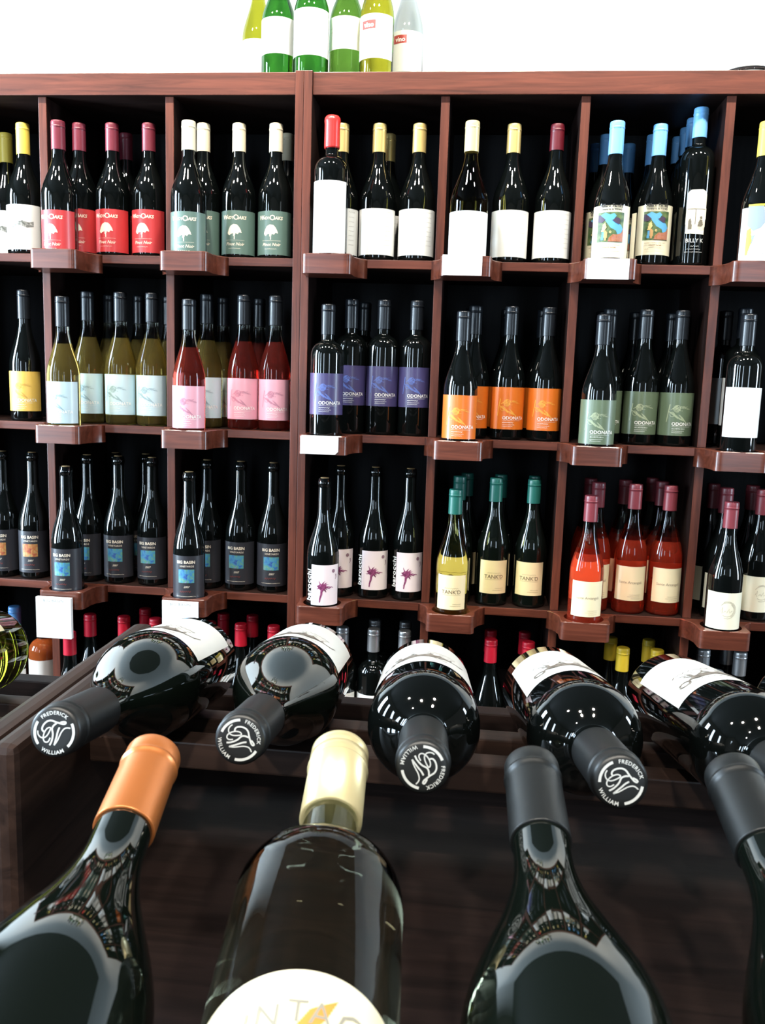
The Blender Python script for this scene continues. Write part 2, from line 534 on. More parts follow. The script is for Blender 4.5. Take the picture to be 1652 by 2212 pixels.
def capm(name, c, rough=0.38, metal=0.0, coat=0.2):
    return mat('capsule_' + name, c, rough, metal=metal, coat=coat, vary=0.05)
CAPS = {
 'yellow': capm('yellow', (0.80, 0.60, 0.10)), 'burgundy': capm('burgundy', (0.17, 0.02, 0.035)),
 'cream': capm('cream', (0.80, 0.70, 0.50)), 'wax': capm('red_wax', (0.70, 0.035, 0.03), 0.3),
 'gold': capm('gold', (0.74, 0.54, 0.20), 0.36, 0.55), 'palegold': capm('pale_gold', (0.80, 0.68, 0.36), 0.36, 0.4),
 'claret': capm('claret', (0.10, 0.005, 0.012)), 'sky': capm('sky_blue', (0.18, 0.46, 0.84)),
 'black': capm('black', (0.008, 0.010, 0.013), 0.28, 0.0, 0.0), 'teal': capm('teal', (0.010, 0.11, 0.085)),
 'rosewood': capm('rosewood', (0.20, 0.032, 0.042)), 'scarlet': capm('scarlet', (0.52, 0.01, 0.03)),
 'silver': capm('silver', (0.62, 0.64, 0.66), 0.3, 0.8), 'mustard': capm('mustard', (0.66, 0.46, 0.03)),
 'cork': mat('cork', (0.30, 0.19, 0.08), 0.7, nscale=400, vary=0.25),
 'blue': capm('steel_blue', (0.08, 0.24, 0.52), 0.35), 'copper': capm('copper', (0.62, 0.20, 0.055), 0.36, 0.55),
 'champagne': capm('champagne', (0.78, 0.66, 0.36), 0.34, 0.5), 'matteblack': capm('matte_black', (0.008, 0.009, 0.009), 0.42, 0.0, 0.0),
}

def paper(name, c, rough=0.42):
    return mat('paper_' + name, c, rough, coat=0.32, vary=0.03, nscale=30)
def ink(name, c): return mat('ink_' + name, c, 0.5, vary=0)
WHITE_INK = ink('white', (0.86, 0.85, 0.80)); CREAM_INK = ink('cream', (0.85, 0.74, 0.58)); GREY_INK = ink('grey', (0.20, 0.20, 0.19))
BLACK_INK = ink('black', (0.02, 0.02, 0.02))

def dragonfly(p):
    """loose pencil swirl of a dragonfly"""
    rr = random.Random(3)
    for k in range(4):
        p.ring(-0.004 + k * 0.001, 0.060 + k * 0.0007, 0.0075 - 0.0012 * k, 0.0012, 20 + 40 * k, 300 + 30 * k, 18)
    for k in range(7):
        y = 0.062 + rr.uniform(-.004, .003)
        p.stroke([(-0.018 + 0.004 * k, y - 0.003), (-0.010 + 0.005 * k, y + 0.003), (0.000 + 0.0045 * k, y), (0.012 + .002 * k, y + 0.0035)], 0.0012, 0.0005)
    for k in range(7):
        y = 0.053 - 0.0022 * k
        p.stroke([(-0.022 + .003 * k, y), (-0.012 + .003 * k, y - 0.004), (0.002 + .002 * k, y - 0.007), (0.010 + .002 * k, y - 0.013)], 0.0018, 0.0006)
    p.ring(-0.014, 0.047, 0.005, 0.0012, 0, 320, 16)
    p.stroke([(-0.026, 0.030), (-0.023, 0.050), (-0.020, 0.069)], 0.0016, 0.0022)
    return p
def odonata(base, art, hi, fine):
    a = dragonfly(Print())
    t = Print().text('ODONATA', -0.014, 0.0225, 0.0105, bold=0.0001, align='LEFT')
    t.rect(-0.013, 0.030, 0.0197, 0.0201)
    if fine:
        t.text('2012 PETITE SIRAH', -0.013, 0.0142, 0.0036, align='LEFT')
    else:
        t.scribble(-0.013, 0.012, 0.0155, 0.0022, 0.0008, 1)
    t.scribble(-0.013, 0.015, 0.0105, 0.0014, 0.0005, 2); t.scribble(-0.013, 0.011, 0.0068, 0.0014, 0.0005, 3)
    return dict(c=base, w=0.92, z0=0.024, z1=0.119, art=[(a, art), (t, hi)])
def oaks(base, hi):
    t = Print().text('W', -0.0245, 0.077, 0.0130, shear=0.2, bold=.0003).text('INDY', -0.0120, 0.077, 0.0088, shear=0.2, bold=.0002).text('O', 0.0040, 0.0755, 0.0165, bold=.0003).text('AKS', 0.0185, 0.077, 0.0100, shear=0.2, bold=.0003)
    t.poly([(-.016, .047), (-.013, .055), (-.009, .062), (-.002, .066), (.006, .065), (.011, .060), (.015, .053), (.017, .047), (.011, .048), (.008, .044), (.003, .046), (.001, .040), (-.002, .040), (-.003, .046), (-.009, .044), (-.011, .041), (-.015, .043)])
    t.rect(-.0008, .0012, .033, .042).rect(-.021, .023, .0305, .0309)
    t.text('Pinot Noir', 0.001, 0.019, 0.0098, shear=0.3, bold=.0001)
    t.scribble(-.014, .014, .0125, .0014, .0005, 5)
    return dict(c=base, w=0.93, z0=0.008, z1=0.104, art=[(t, hi)])

def painting_mat():
    if 'painting' in MATS: return MATS['painting']
    m, n, l, b = pbsdf('painting')
    tc = n.new('ShaderNodeTexCoord'); nz = n.new('ShaderNodeTexNoise')
    nz.inputs['Scale'].default_value = 90; nz.inputs['Detail'].default_value = 4
    cr = n.new('ShaderNodeValToRGB'); e = cr.color_ramp.elements
    e[0].position = 0.35; e[0].color = (0.03, 0.075, 0.03, 1); e[1].position = 0.62; e[1].color = (0.13, 0.19, 0.07, 1)
    l.new(tc.outputs['Object'], nz.inputs['Vector']); l.new(nz.outputs['Fac'], cr.inputs['Fac']); l.new(cr.outputs['Color'], b.inputs['Base Color'])
    b.inputs['Roughness'].default_value = 0.45
    MATS['painting'] = m; return m
def picture_mat(name, cols, scale=70):
    if name in MATS: return MATS[name]
    m, n, l, b = pbsdf(name)
    tc = n.new('ShaderNodeTexCoord'); nz = n.new('ShaderNodeTexNoise')
    nz.inputs['Scale'].default_value = scale; nz.inputs['Detail'].default_value = 5; nz.inputs['Distortion'].default_value = 1.2
    cr = n.new('ShaderNodeValToRGB'); e = cr.color_ramp.elements
    while len(e) < len(cols): e.new(0.5)
    for i, c in enumerate(cols):
        e[i].position = 0.30 + 0.42 * i / (len(cols) - 1); e[i].color = c + (1,)
    l.new(tc.outputs['Object'], nz.inputs['Vector']); l.new(nz.outputs['Fac'], cr.inputs['Fac']); l.new(cr.outputs['Color'], b.inputs['Base Color'])
    b.inputs['Roughness'].default_value = 0.45
    MATS[name] = m; return m

def L_family():
    W_ = 0.0285
    pic = Print().rect(-W_, W_, 0.031, 0.091)
    sky = Print().poly([(-.024, .084), (-.012, .090), (-.002, .086), (.006, .089), (.011, .084), (.006, .077), (.012, .071), (.022, .066), (.027, .058), (.024, .046), (.017, .042), (.012, .054), (.000, .060), (-.008, .070), (-.014, .078)])
    sky2 = Print().poly([(-.019, .035), (-.013, .035), (-.012, .051), (-.017, .052)])
    hill = Print().poly([(-.028, .072), (-.018, .070), (-.011, .076), (-.016, .080), (-.024, .086), (-.028, .084)])
    hill2 = Print().poly([(.003, .075), (.012, .081), (.020, .078), (.018, .067), (.010, .070)])
    soil = Print().poly([(-.004, .032), (.028, .032), (.028, .060), (.024, .050), (.014, .046), (.006, .047), (-.002, .040)])
    fig = Print().poly([(-.012, .034), (-.007, .034), (-.006, .050), (-.010, .055), (-.013, .052)])
    fig2 = Print().poly([(-.019, .052), (-.016, .066), (-.011, .070), (-.008, .060), (-.013, .052)])
    fig3 = Print().ring(0.000, 0.051, 0.0018, 0.0012)
    t = Print().text('Alfaro Family', 0, 0.1010, 0.0092, bold=.0004).text('Vineyards & Winery', 0, 0.0945, 0.0055, bold=.0002)
    t2 = Print().text('ALFARO FAMILY VINEYARD', 0, 0.0235, 0.0038).text('PINOT NOIR', 0, 0.0180, 0.0048, bold=.0001).scribble(-.022, .022, .012, .0016, .0005, 9)
    return dict(c=paper('family_cream', (0.82, 0.76, 0.56)), w=0.82, z0=0.022, z1=0.132,
        art=[(pic, painting_mat()), (sky, ink('sky', (0.10, 0.36, 0.62))), (sky2, ink('sky', (0.10, 0.36, 0.62))), (hill, ink('plum', (0.06, 0.04, 0.075))), (hill2, ink('plum', (0.06, 0.04, 0.075))), (soil, picture_mat('picture_soil', [(0.30, 0.10, 0.03), (0.40, 0.17, 0.10), (0.30, 0.10, 0.12)], 120)),
             (fig, ink('figure', (0.50, 0.30, 0.12))), (fig2, ink('straw_hat', (0.66, 0.52, 0.22))), (fig3, ink('straw_hat', (0.66, 0.52, 0.22))), (t, BLACK_INK), (t2, ink('brown', (0.22, 0.10, 0.05)))])
def L_kid():
    ph = Print().poly([(-.021, .002), (.019, .000), (.022, .040), (.020, .088), (.010, .093), (-.014, .092), (-.021, .086), (-.022, .050)])
    dk = Print().rect(-.019, .019, .0515, .0530).rect(-.0025, -.0010, .020, .052)
    dk.poly([(.004, .016), (.012, .016), (.016, .020), (.013, .030), (.008, .031), (.005, .024)]).ring(.0105, .0345, .0015, .003, 0, 360, 10)
    dk.poly([(-.016, .010), (-.008, .010), (-.009, .026), (-.012, .034), (-.016, .028)])
    t = Print().text('BILLY K', 0.000, -0.017, 0.0115).scribble(-.008, .010, -.025, .002, .0005, 1).scribble(-.016, .014, -.031, .0016, .0005, 2).rect(-.020, .019, -.0372, -.0368)
    return dict(c=None, w=0, z0=0.066, z1=0.16, art=[(ph, picture_mat('picture_photo', [(0.55, 0.50, 0.38), (0.80, 0.76, 0.62), (0.86, 0.84, 0.74)], 60)), (dk, ink('sepia', (0.16, 0.14, 0.10))), (t, WHITE_INK)])
def L_white(z0, z1, w=0.98, seed=0, side=True):
    p = Print()
    if side:
        p.scribble(.026, .044, (z1 - z0) * .93, .004, .0006, seed)
        for k in range(7): p.scribble(.027, .042, (z1 - z0) * (.82 - .1 * k), .0022, .0005, seed + k)
    return dict(c=paper('white', (0.86, 0.86, 0.82)), w=w, z0=z0, z1=z1, art=[(p, ink('light_grey', (0.36, 0.34, 0.31)))] if side else [])
def L_strip():
    p = Print().poly([(-.036, .060), (-.020, .066), (-.008, .061), (.010, .066), (.024, .062), (.036, .065), (.036, .053), (.020, .050), (.004, .055), (-.014, .049), (-.036, .053)])
    return dict(c=paper('white', (0.86, 0.86, 0.82)), w=0.96, z0=0.010, z1=0.112, art=[(p, picture_mat('picture_strip', [(0.05, 0.06, 0.05), (0.25, 0.26, 0.24), (0.6, 0.6, 0.57)], 140))])
def L_two():
    g = Print().poly([(-.034, .110), (-.004, .110), (.004, .080), (-.006, .066), (-.020, .060), (-.034, .072)])
    g2 = Print().poly([(-.034, .030), (-.022, .034), (-.016, .052), (-.026, .050), (-.034, .040)])
    y = Print().rect(-.034, .034, .109, .113)
    y2 = Print().poly([(-.034, .012), (-.030, .012), (-.022, .040), (-.026, .066), (-.034, .062)])
    k = Print().text('2', .012, .012, .062, bold=.0012)
    return dict(c=paper('white', (0.86, 0.86, 0.82)), w=0.86, z0=0.020, z1=0.133, art=[(g, ink('slate', (0.25, 0.32, 0.38))), (g2, ink('slate', (0.25, 0.32, 0.38))), (y, ink('mustard', (0.72, 0.55, 0.05))), (y2, ink('mustard', (0.72, 0.55, 0.05))), (k, ink('stone', (0.66, 0.66, 0.62)))])
def L_basin(kind):
    cols = {'blue': [(0.03, 0.07, 0.28), (0.05, 0.22, 0.42), (0.10, 0.30, 0.20), (0.20, 0.22, 0.45)], 'orange': [(0.30, 0.05, 0.04), (0.42, 0.14, 0.05), (0.45, 0.26, 0.08), (0.22, 0.22, 0.16)]}[kind]
    p = Print().rect(-.016, .022, .040, .072)
    t = Print().text('BIG BASIN', .002, .086, .0098, bold=.0002).text('VINEYARDS', .004, .0775, .0062, shear=.15, space=1.1)
    t3 = Print().text('2007', .004, .0285, .0066, shear=.3)
    t4 = Print().scribble(-.022, .026, .008, .0018, .0005, 4)
    rd = Print().scribble(-.012, .014, .020, .006, .0012, 6)
    return dict(c=paper('charcoal', (0.030, 0.030, 0.036), 0.35), w=0.92, z0=0.016, z1=0.120, art=[(p, picture_mat('picture_' + kind, cols)), (t, CREAM_INK), (t3, CREAM_INK), (t4, CREAM_INK), (rd, ink('rust', (0.22, 0.04, 0.03)))])
def L_splash():
    rr = random.Random(11)
    s = Print(); cx, cy = -0.006, 0.043
    s.poly([(cx + .0105 * math.cos(a) * rr.uniform(.7, 1.2), cy + .0085 * math.sin(a) * rr.uniform(.7, 1.2)) for a in [i * math.pi / 9 for i in range(18)]], .0008)
    for k in range(26):
        a = rr.uniform(0, 2 * math.pi); L = rr.uniform(.010, .022)
        s.stroke([(cx + .005 * math.cos(a), cy + .004 * math.sin(a)), (cx + L * .7 * math.cos(a + .1), cy + L * .6 * math.sin(a + .1)), (cx + L * math.cos(a), cy + L * .8 * math.sin(a))], .0035, .0005)
    s.stroke([(cx, cy), (cx - .001, .026), (cx - .004, .016), (cx - .005, .007)], .006, .0025)
    s.stroke([(.010, .040), (.017, .043), (.022, .041)], .003, .001)
    g = Print()
    for i in range(3): g.ring(.022, .080, .0008 + .0014 * i, .0016, 0, 360, 14)
    g.stroke([(.030, .072), (.031, .064), (.028, .060)], .003, .001)
    w = Print()
    tv, tf = text2d('barocchi', .0205, 0, .0003, 'LEFT', 1.05)
    b = len(w.v); w.v += [(-.034 - y, .008 + x) for x, y in tv]; w.f += [tuple(b + i for i in q) for q in tf]
    return dict(c=paper('blush', (0.82, 0.70, 0.72)), w=0.62, off=0.10, z0=0.022, z1=0.116, art=[(s, picture_mat('picture_splash', [(0.10, 0.015, 0.05), (0.22, 0.04, 0.12), (0.40, 0.12, 0.26)], 130)), (g, ink('mauve', (0.25, 0.13, 0.18))), (w, WHITE_INK)])
def L_tank():
    t = Print().text("TANK'D", 0, .0365, .0125, bold=.0001).scribble(-.016, .016, .0495, .003, .0005, 2).rect(-.022, .022, .0335, .0339)
    t.scribble(.004, .024, .013, .0014, .0005, 3).scribble(-.002, .024, .0085, .0014, .0005, 4)
    return dict(c=paper('parchment', (0.76, 0.62, 0.36)), w=0.60, off=0.0, z0=0.030, z1=0.109, art=[(t, ink('umber', (0.13, 0.09, 0.05)))])
def L_arc():
    t = Print().text('Sante Arcangeli', 0.001, .040, .0088)
    t2 = Print().scribble(.000, .026, .014, .0014, .0005, 3).scribble(-.004, .026, .0095, .0014, .0005, 4).scribble(.004, .026, .005, .0014, .0005, 6)
    return dict(c=paper('ivory', (0.80, 0.70, 0.46)), w=0.66, off=0.05, z0=0.032, z1=0.112, art=[(t, ink('taupe', (0.32, 0.25, 0.17))), (t2, ink('taupe', (0.32, 0.25, 0.17)))])
def L_circle():
    t = Print()
    for k, (a0, a1) in enumerate([(-110, 120), (-60, 150), (-130, 60)]): t.ring(.004, .044, .019 - .0022 * k, .0006, a0, a1)
    t.stroke([(-.010, .040), (-.006, .050), (-.007, .036), (.000, .042), (.003, .038), (.008, .047), (.009, .038), (.015, .043)], .0007)
    return dict(c=paper('pale_cream', (0.82, 0.78, 0.60)), w=0.76, off=0.0, z0=0.022, z1=0.104, art=[(t, ink('taupe', (0.32, 0.25, 0.17)))])
def L_plain(c, z0, z1, w=0.8):
    return dict(c=c, w=w, z0=z0, z1=z1, art=[])
def L_band():
    p = Print().rect(-.030, .004, .060, .078); t = Print().text('vino', -.012, .064, .014, bold=.0004)
    return dict(c=paper('white', (0.86, 0.86, 0.82)), w=0.85, z0=.036, z1=.134, art=[(p, ink('brick_red', (0.42, 0.05, 0.04))), (t, WHITE_INK)])

WHITE_P = paper('white', (0.86, 0.86, 0.82))
GREY_ART = lambda c: ink('art_%d' % int(sum(c) * 1000), c)
TYPES = {
 # kind, glass, capsule (style, colour, length), label, words, group words
 'strip': ('burg', DARK, ('foil', 'yellow', .070), L_strip(), 'yellow-capped bottle, dark strip across white label'),
 'oakred': ('rhone', DARK, ('foil', 'burgundy', .062), oaks(paper('oak_red', (0.55, 0.040, 0.042)), CREAM_INK), 'red-labelled bottle with a cream tree'),
 'oakgreen': ('rhone', DARK, ('foil', 'cream', .062), oaks(paper('oak_green', (0.105, 0.17, 0.14)), CREAM_INK), 'sage-green-labelled bottle with a cream tree'),
 'wax': ('bord', DARK, ('wax', 'wax', .064), L_white(.022, .172, .80, 3, False), 'dark bottle with red wax top and tall white label'),
 'gold': ('burg', DARK, ('foil', 'gold', .062), L_white(.012, .112, .98, 5), 'gold-capped bottle with a plain white label'),
 'palegold': ('burg', GOLDG, ('foil', 'palegold', .062), L_white(.012, .112, .98, 6), 'pale-gold-capped bottle with a big white label'),
 'claret': ('burg', DARK, ('foil', 'claret', .056), L_white(.012, .112, .98, 7), 'dark-red-capped bottle with a plain white label'),
 'family': ('slim', DARK, ('foil', 'sky', .066), L_family(), 'blue-capped bottle with painted scene label'),
 'kid': ('tall', DARK, ('foil', 'sky', .062), L_kid(), 'tall blue-capped bottle with old photo label'),
 'two': ('slim', DARK, ('foil', 'yellow', .068), L_two(), 'yellow-capped bottle with grey-white numeral label'),
 'od_yellow': ('tallslim', DARK, ('foil', 'black', .068), odonata(paper('od_yellow', (0.78, 0.50, 0.10)), ink('ochre', (0.60, 0.33, 0.06)), WHITE_INK, 0), 'dark bottle with a golden yellow label'),
 'od_blue': ('tallslim', PALE, ('foil', 'black', .068), odonata(paper('od_blue', (0.50, 0.66, 0.70)), ink('steel', (0.28, 0.40, 0.44)), WHITE_INK, 0), 'white wine bottle with a pale blue label'),
 'od_pink': ('tallslim', ROSE, ('foil', 'black', .068), odonata(paper('od_pink', (0.74, 0.36, 0.44)), ink('dusty_pink', (0.50, 0.22, 0.30)), WHITE_INK, 0), 'pink wine bottle with a pink label'),
 'od_purple': ('bord', DARK, ('foil', 'black', .066), dict(odonata(paper('od_purple', (0.052, 0.042, 0.125)), ink('periwinkle', (0.10, 0.15, 0.42)), WHITE_INK, 0), z0=.066, z1=.157), 'dark bottle with an indigo label'),
 'od_orange': ('slim', DARK, ('foil', 'black', .064), odonata(paper('od_orange', (0.66, 0.15, 0.012)), ink('amber', (0.80, 0.36, 0.05)), WHITE_INK, 0), 'dark bottle with an orange label'),
 'od_green': ('slim', DARK, ('foil', 'black', .064), odonata(paper('od_green', (0.105, 0.145, 0.085)), ink('lichen', (0.33, 0.38, 0.24)), WHITE_INK, 1), 'dark bottle with a moss green label'),
 'blank': ('bord', DARK, ('foil', 'black', .066), L_plain(WHITE_P, .050, .155, .88), 'dark bottle with a blank white label'),
 'basin': ('tallslim', DARK, ('cork', 'cork', .01), L_basin('blue'), 'bottle with blue picture on charcoal label'),
 'basin_o': ('tallslim', DARK, ('cork', 'cork', .01), L_basin('orange'), 'bottle with orange picture on charcoal label'),
 'splash': ('tallslim', DARK, ('cork', 'cork', .01), L_splash(), 'bottle with purple splash on blush label'),
 'tank': ('slim', DARKG, ('foil', 'teal', .056), L_tank(), 'teal-capped bottle with a parchment label'),
 'tank_y': ('slim', STRAW, ('foil', 'teal', .056), L_tank(), 'teal-capped bottle of straw-coloured wine'),
 'arc': ('slim', CORAL, ('foil', 'rosewood', .058), L_arc(), 'coral pink wine bottle with ivory label'),
 'circle': ('slim', DARK, ('foil', 'rosewood', .058), L_circle(), 'dark bottle with circle on cream label'),
 'steel': ('bord', DARK, ('foil', 'blue', .062), L_plain(WHITE_P, .05, .15), 'steel-blue-capped dark bottle'),
 'apricot': ('bord', AMBER, ('foil', 'scarlet', .062), L_plain(paper('greyish', (0.62, 0.56, 0.50)), .120, .180, .75), 'orange wine bottle with a greyish label'),
 'scarlet': ('slim', DARK, ('foil', 'scarlet', .056), L_plain(WHITE_P, .03, .11), 'scarlet-capped dark bottle'),
 'silver': ('bord', DARK, ('foil', 'silver', .056), L_white(.060, .150, .8, 4, True), 'silver-capped dark bottle'),
 'mustard': ('slim', DARK, ('foil', 'mustard', .056), L_plain(WHITE_P, .03, .11), 'mustard-capped dark bottle'),
}

_lm = {}
def label_parts(tkey, kind, spec):
    """shared label + print meshes of one bottle type"""
    if tkey in _lm: return _lm[tkey]
    p, h, r, zs = profile(kind)
    rl = r + 0.0004
    z0, z1 = spec['z0'], min(spec['z1'], zs - 0.001)
    lab = None
    off = spec.get('off', 0)
    if spec['c'] is not None:
        half = spec['w'] * math.pi / 2
        n = 26
        v, f = [], []
        for i in range(n + 1):
            a = off - half + 2 * half * i / n
            x, y = rl * math.sin(a), -rl * math.cos(a)
            v += [(x, y, z0), (x, y, z1)]
        for i in range(n):
            f.append((2 * i, 2 * i + 2, 2 * i + 3, 2 * i + 1))
        lab = bpy.data.meshes.new('label'); lab.from_pydata(v, [], f); lab.update()
        lab.polygons.foreach_set('use_smooth', [True] * len(lab.polygons))
        lab.materials.append(spec['c'])
    arts = []
    for k, (pr, m) in enumerate(spec['art']):
        if not pr.v: continue
        v, f = pr.wrapped(r + 0.0007 + 0.00022 * k)
        nm = 'lettering' if m.name in ('ink_white', 'ink_cream', 'ink_black', 'ink_taupe', 'ink_umber', 'ink_brown', 'ink_light_grey') else 'artwork'
        me = bpy.data.meshes.new(nm)
        me.from_pydata([(x, y, z + z0) for x, y, z in v], [], f); me.update()
        me.materials.append(m)
        arts.append((nm, me))
    _lm[tkey] = (lab, arts)
    return _lm[tkey]

def bottle(tkey, loc, yaw=0.0, seg=32, full=True):
    kind, gl, (cs, cc, cl), spec, words = TYPES[tkey]
    o = empty('wine_bottle', loc)
    o.rotation_euler = (0, 0, yaw)
    inst('body', body_mesh(kind, gl, seg), None, o)
    cap = cap_mesh(kind, cs, CAPS[cc], 24 if seg <= 32 else 48, cl)
    inst('cork' if cs == 'cork' else 'capsule', cap, None, o)
    lab, arts = label_parts(tkey, kind, spec)
    host = o
    if lab is not None:
        host = inst('label', lab, None, o)
    if full:
        for nm, me in arts:
            inst(nm, me, None, host)
    o['category'] = 'bottle'
    return o

ORD = ['leftmost', 'second from left', 'third from left', 'fourth from left', 'fifth from left', 'sixth from left', 'seventh from left', 'eighth from left', 'ninth from left', 'tenth from left', 'eleventh from left', 'twelfth from left']
SHELFN = ['top shelf', 'second shelf', 'third shelf', 'bottom visible shelf']
# type, X, row (0 ledge, 1 front, 2.. behind)
ROWY = {0: LEDGE_Y, 1: 0.047, 2: 0.1285, 3: 0.2055, 4: 0.269}
KIDY = {1: 0.044, 2: 0.119, 3: 0.194, 4: 0.269}
BOT = {
 0: [('strip', -.768, 2), ('strip', -.680, 1), ('oakred', -.5475, 0), ('oakred', -.542, 1), ('oakred', -.462, 1), ('oakred', -.374, 1), ('oakred', -.462, 2),
     ('oakgreen', -.2475, 0), ('oakgreen', -.244, 1), ('oakgreen', -.160, 1), ('oakgreen', -.074, 1), ('oakgreen', -.066, 2),
     ('wax', .0715, 0), ('gold', .078, 1), ('gold', .163, 1), ('gold', .253, 1), ('gold', .176, 2),
     ('palegold', .3715, 0), ('gold', .462, 1), ('claret', .556, 1),
     ('family', .6715, 0), ('family', .776, 1), ('kid', .858, 1), ('family', .672, 2), ('family', .660, 3), ('family', .735, 3), ('family', .777, 2), ('kid', .860, 2), ('kid', .862, 3), ('kid', .860, 4),
     ('two', .9715, 0), ('two', 1.000, 1)],
 1: [('od_yellow', -.690, 1), ('od_blue', -.5475, 0), ('od_blue', -.530, 1), ('od_blue', -.448, 1), ('od_blue', -.370, 1), ('od_blue', -.510, 2), ('od_blue', -.434, 2), ('od_blue', -.358, 2),
     ('od_pink', -.2475, 0), ('od_blue', -.236, 1), ('od_pink', -.146, 1), ('od_pink', -.070, 1), ('od_blue', -.220, 2), ('od_pink', -.130, 2),
     ('od_purple', .0715, 0), ('od_purple', .110, 1), ('od_purple', .186, 1), ('od_purple', .262, 1), ('od_purple', .130, 2),
     ('od_orange', .3715, 0), ('od_orange', .396, 1), ('od_orange', .478, 1), ('od_orange', .562, 1), ('od_orange', .386, 2), ('od_orange', .470, 2), ('od_orange', .556, 2),
     ('od_green', .6715, 0), ('od_green', .697, 1), ('od_green', .777, 1), ('od_green', .855, 1), ('od_green', .690, 2), ('od_green', .767, 2), ('od_green', .851, 2),
     ('blank', .9715, 0), ('blank', .989, 1), ('blank', .970, 2)],
 2: [('basin_o', -.680, 1), ('basin_o', -.758, 1), ('basin', -.5475, 0), ('basin', -.538, 1), ('basin', -.458, 1), ('basin', -.372, 1), ('basin', -.500, 2), ('basin', -.420, 2),
     ('basin', -.2475, 0), ('basin', -.234, 1), ('basin', -.150, 1), ('basin', -.070, 1),
     ('splash', .0715, 0), ('splash', .094, 1), ('splash', .178, 1), ('splash', .261, 1),
     ('tank_y', .3715, 0), ('tank', .377, 1), ('tank', .463, 1), ('tank', .551, 1), ('tank', .394, 2), ('tank', .476, 2), ('tank', .558, 2),
     ('arc', .6715, 0), ('arc', .698, 1), ('arc', .782, 1), ('arc', .861, 1), ('arc', .690, 2), ('arc', .772, 2), ('arc', .858, 2), ('arc', .850, 3),
     ('circle', .9715, 0), ('circle', .984, 1), ('circle', 1.066, 1), ('circle', .976, 2), ('circle', 1.066, 2)],
 3: [('steel', -.739, 1), ('apricot', -.663, 1), ('scarlet', -.5475, 0), ('scarlet', -.538, 1), ('scarlet', -.449, 1), ('scarlet', -.367, 1), ('scarlet', -.226, 1), ('scarlet', -.147, 1), ('scarlet', -.064, 1), ('scarlet', -.216, 2), ('scarlet', -.139, 2), ('scarlet', -.425, 2),
     ('silver', .108, 1), ('silver', .185, 1), ('silver', .261, 1), ('silver', .178, 2), ('silver', .256, 2),
     ('scarlet', .3715, 0), ('scarlet', .470, 1), ('scarlet', .559, 1), ('scarlet', .470, 2), ('scarlet', .555, 2),
     ('mustard', .6715, 0), ('mustard', .781, 1), ('mustard', .860, 1), ('mustard', .765, 2), ('mustard', .856, 2),
     ('silver', .9715, 0), ('silver', .965, 1), ('silver', 1.049, 1), ('silver', 1.040, 2)],
}
GROUPN = {0: 'bottles standing out on the projecting ledges', 1: 'bottles in the front row on the shelves', 2: 'bottles standing behind the front row'}
for row, items in BOT.items():
    count = {}
    for t, x, d in sorted(items, key=lambda q: q[1]):
        count.setdefault((t, d), []).append((x, d))
    idx = {}
    for t, x, d in sorted(items, key=lambda q: (q[0], q[2], q[1])):
        k = idx.get((t, d), 0); idx[(t, d)] = k + 1
        many = len(count[(t, d)]) > 1
        z = SH[row] - (0.0199 if d == 0 else -0.0002)
        yw = random.uniform(-7, 7) + {'splash': 12, 'od_green': -5, 'family': -3}.get(t, 0)
        o = bottle(t, (x, KIDY[d] if t == 'kid' else ROWY[d], z), R(yw), 32)
        place = 'on ledge' if d == 0 else ('in front row' if d == 1 else ('in second row' if d == 2 else ('in third row' if d == 3 else 'in fourth row')))
        o['label'] = '%s, %s%s, %s' % (TYPES[t][4], (ORD[k] + ' ') if many else '', place, SHELFN[row])
        o['group'] = GROUPN[min(d, 2)]

# ------------------------------------------------------------------ bottles on top of the unit
def top_bottle(name, x, y, gl, spec, words, tk, kind='rhone'):
    TYPES[tk] = (kind, gl, ('foil', 'black', .06), spec, words)
    o = bottle(tk, (x, y, TOP1 + .0002), R(random.uniform(-8, 8)))
    o['label'] = words; o['group'] = 'bottles standing on top of the shelving'
lw = lambda a, b: L_white(a, b, .9, 2, False)
def lsig(a, b, u, v):
    d = L_white(a, b, .92, 2, False)
    d['art'] = [(Print().scribble(u, u + .02, v, .006, .0007, 3).scribble(u, u + .012, v - .008, .003, .0005, 8), ink('light_grey', (0.36, 0.34, 0.31)))]
    return d
top_bottle('a', -.083, .098, GREEN, lsig(.062, .150, -.026, .05), 'green glass bottle with white label, left of the middle one on top', 'top1')
top_bottle('b', .002, .052, GREEN, lsig(.042, .139, -.034, .052), 'front middle green glass bottle on top of the shelving', 'top2')
top_bottle('c', .074, .098, GREEN2, lsig(.070, .156, -.034, .045), 'leaf green glass bottle, right of the middle one on top', 'top3')
top_bottle('d', .149, .055, LIME, L_band(), 'yellow-green bottle with a red band on its label, on top', 'top4', 'slim')
top_bottle('e', -.150, .170, LIME, lw(.010, .120), 'yellow-green bottle at the back left of the group on top', 'top5', 'slim')
top_bottle('f', .208, .150, glass('clear_glass', (0.95, 0.96, 0.93)), dict(L_band(), z0=.040, z1=.150), 'clear bottle with red-banded white label, rightmost on top', 'top6', 'slim')

# ------------------------------------------------------------------ dish on top, right
dish = empty('glass_dish', (0.952, 0.065, TOP1))
tag(dish, 'shallow clear dish with dark rim on top of the shelving, far right', 'dish')
v, f = lathe([(0.030, 0.0005), (0.046, 0.006), (0.052, 0.014), (0.0505, 0.0145), (0.0445, 0.008), (0.029, 0.003)], 40, False)
mesh_obj('bowl', v, f, glass('dish_glass', (0.94, 0.95, 0.93)), dish, True)
v, f = lathe([(0.0500, 0.0140), (0.0505, 0.0128), (0.0525, 0.0128), (0.0530, 0.0140), (0.0525, 0.0152), (0.0505, 0.0152), (0.0500, 0.0140)], 40, False)
mesh_obj('rim', v, f, mat('dark_rim', (0.03, 0.03, 0.03), 0.3), dish, True)

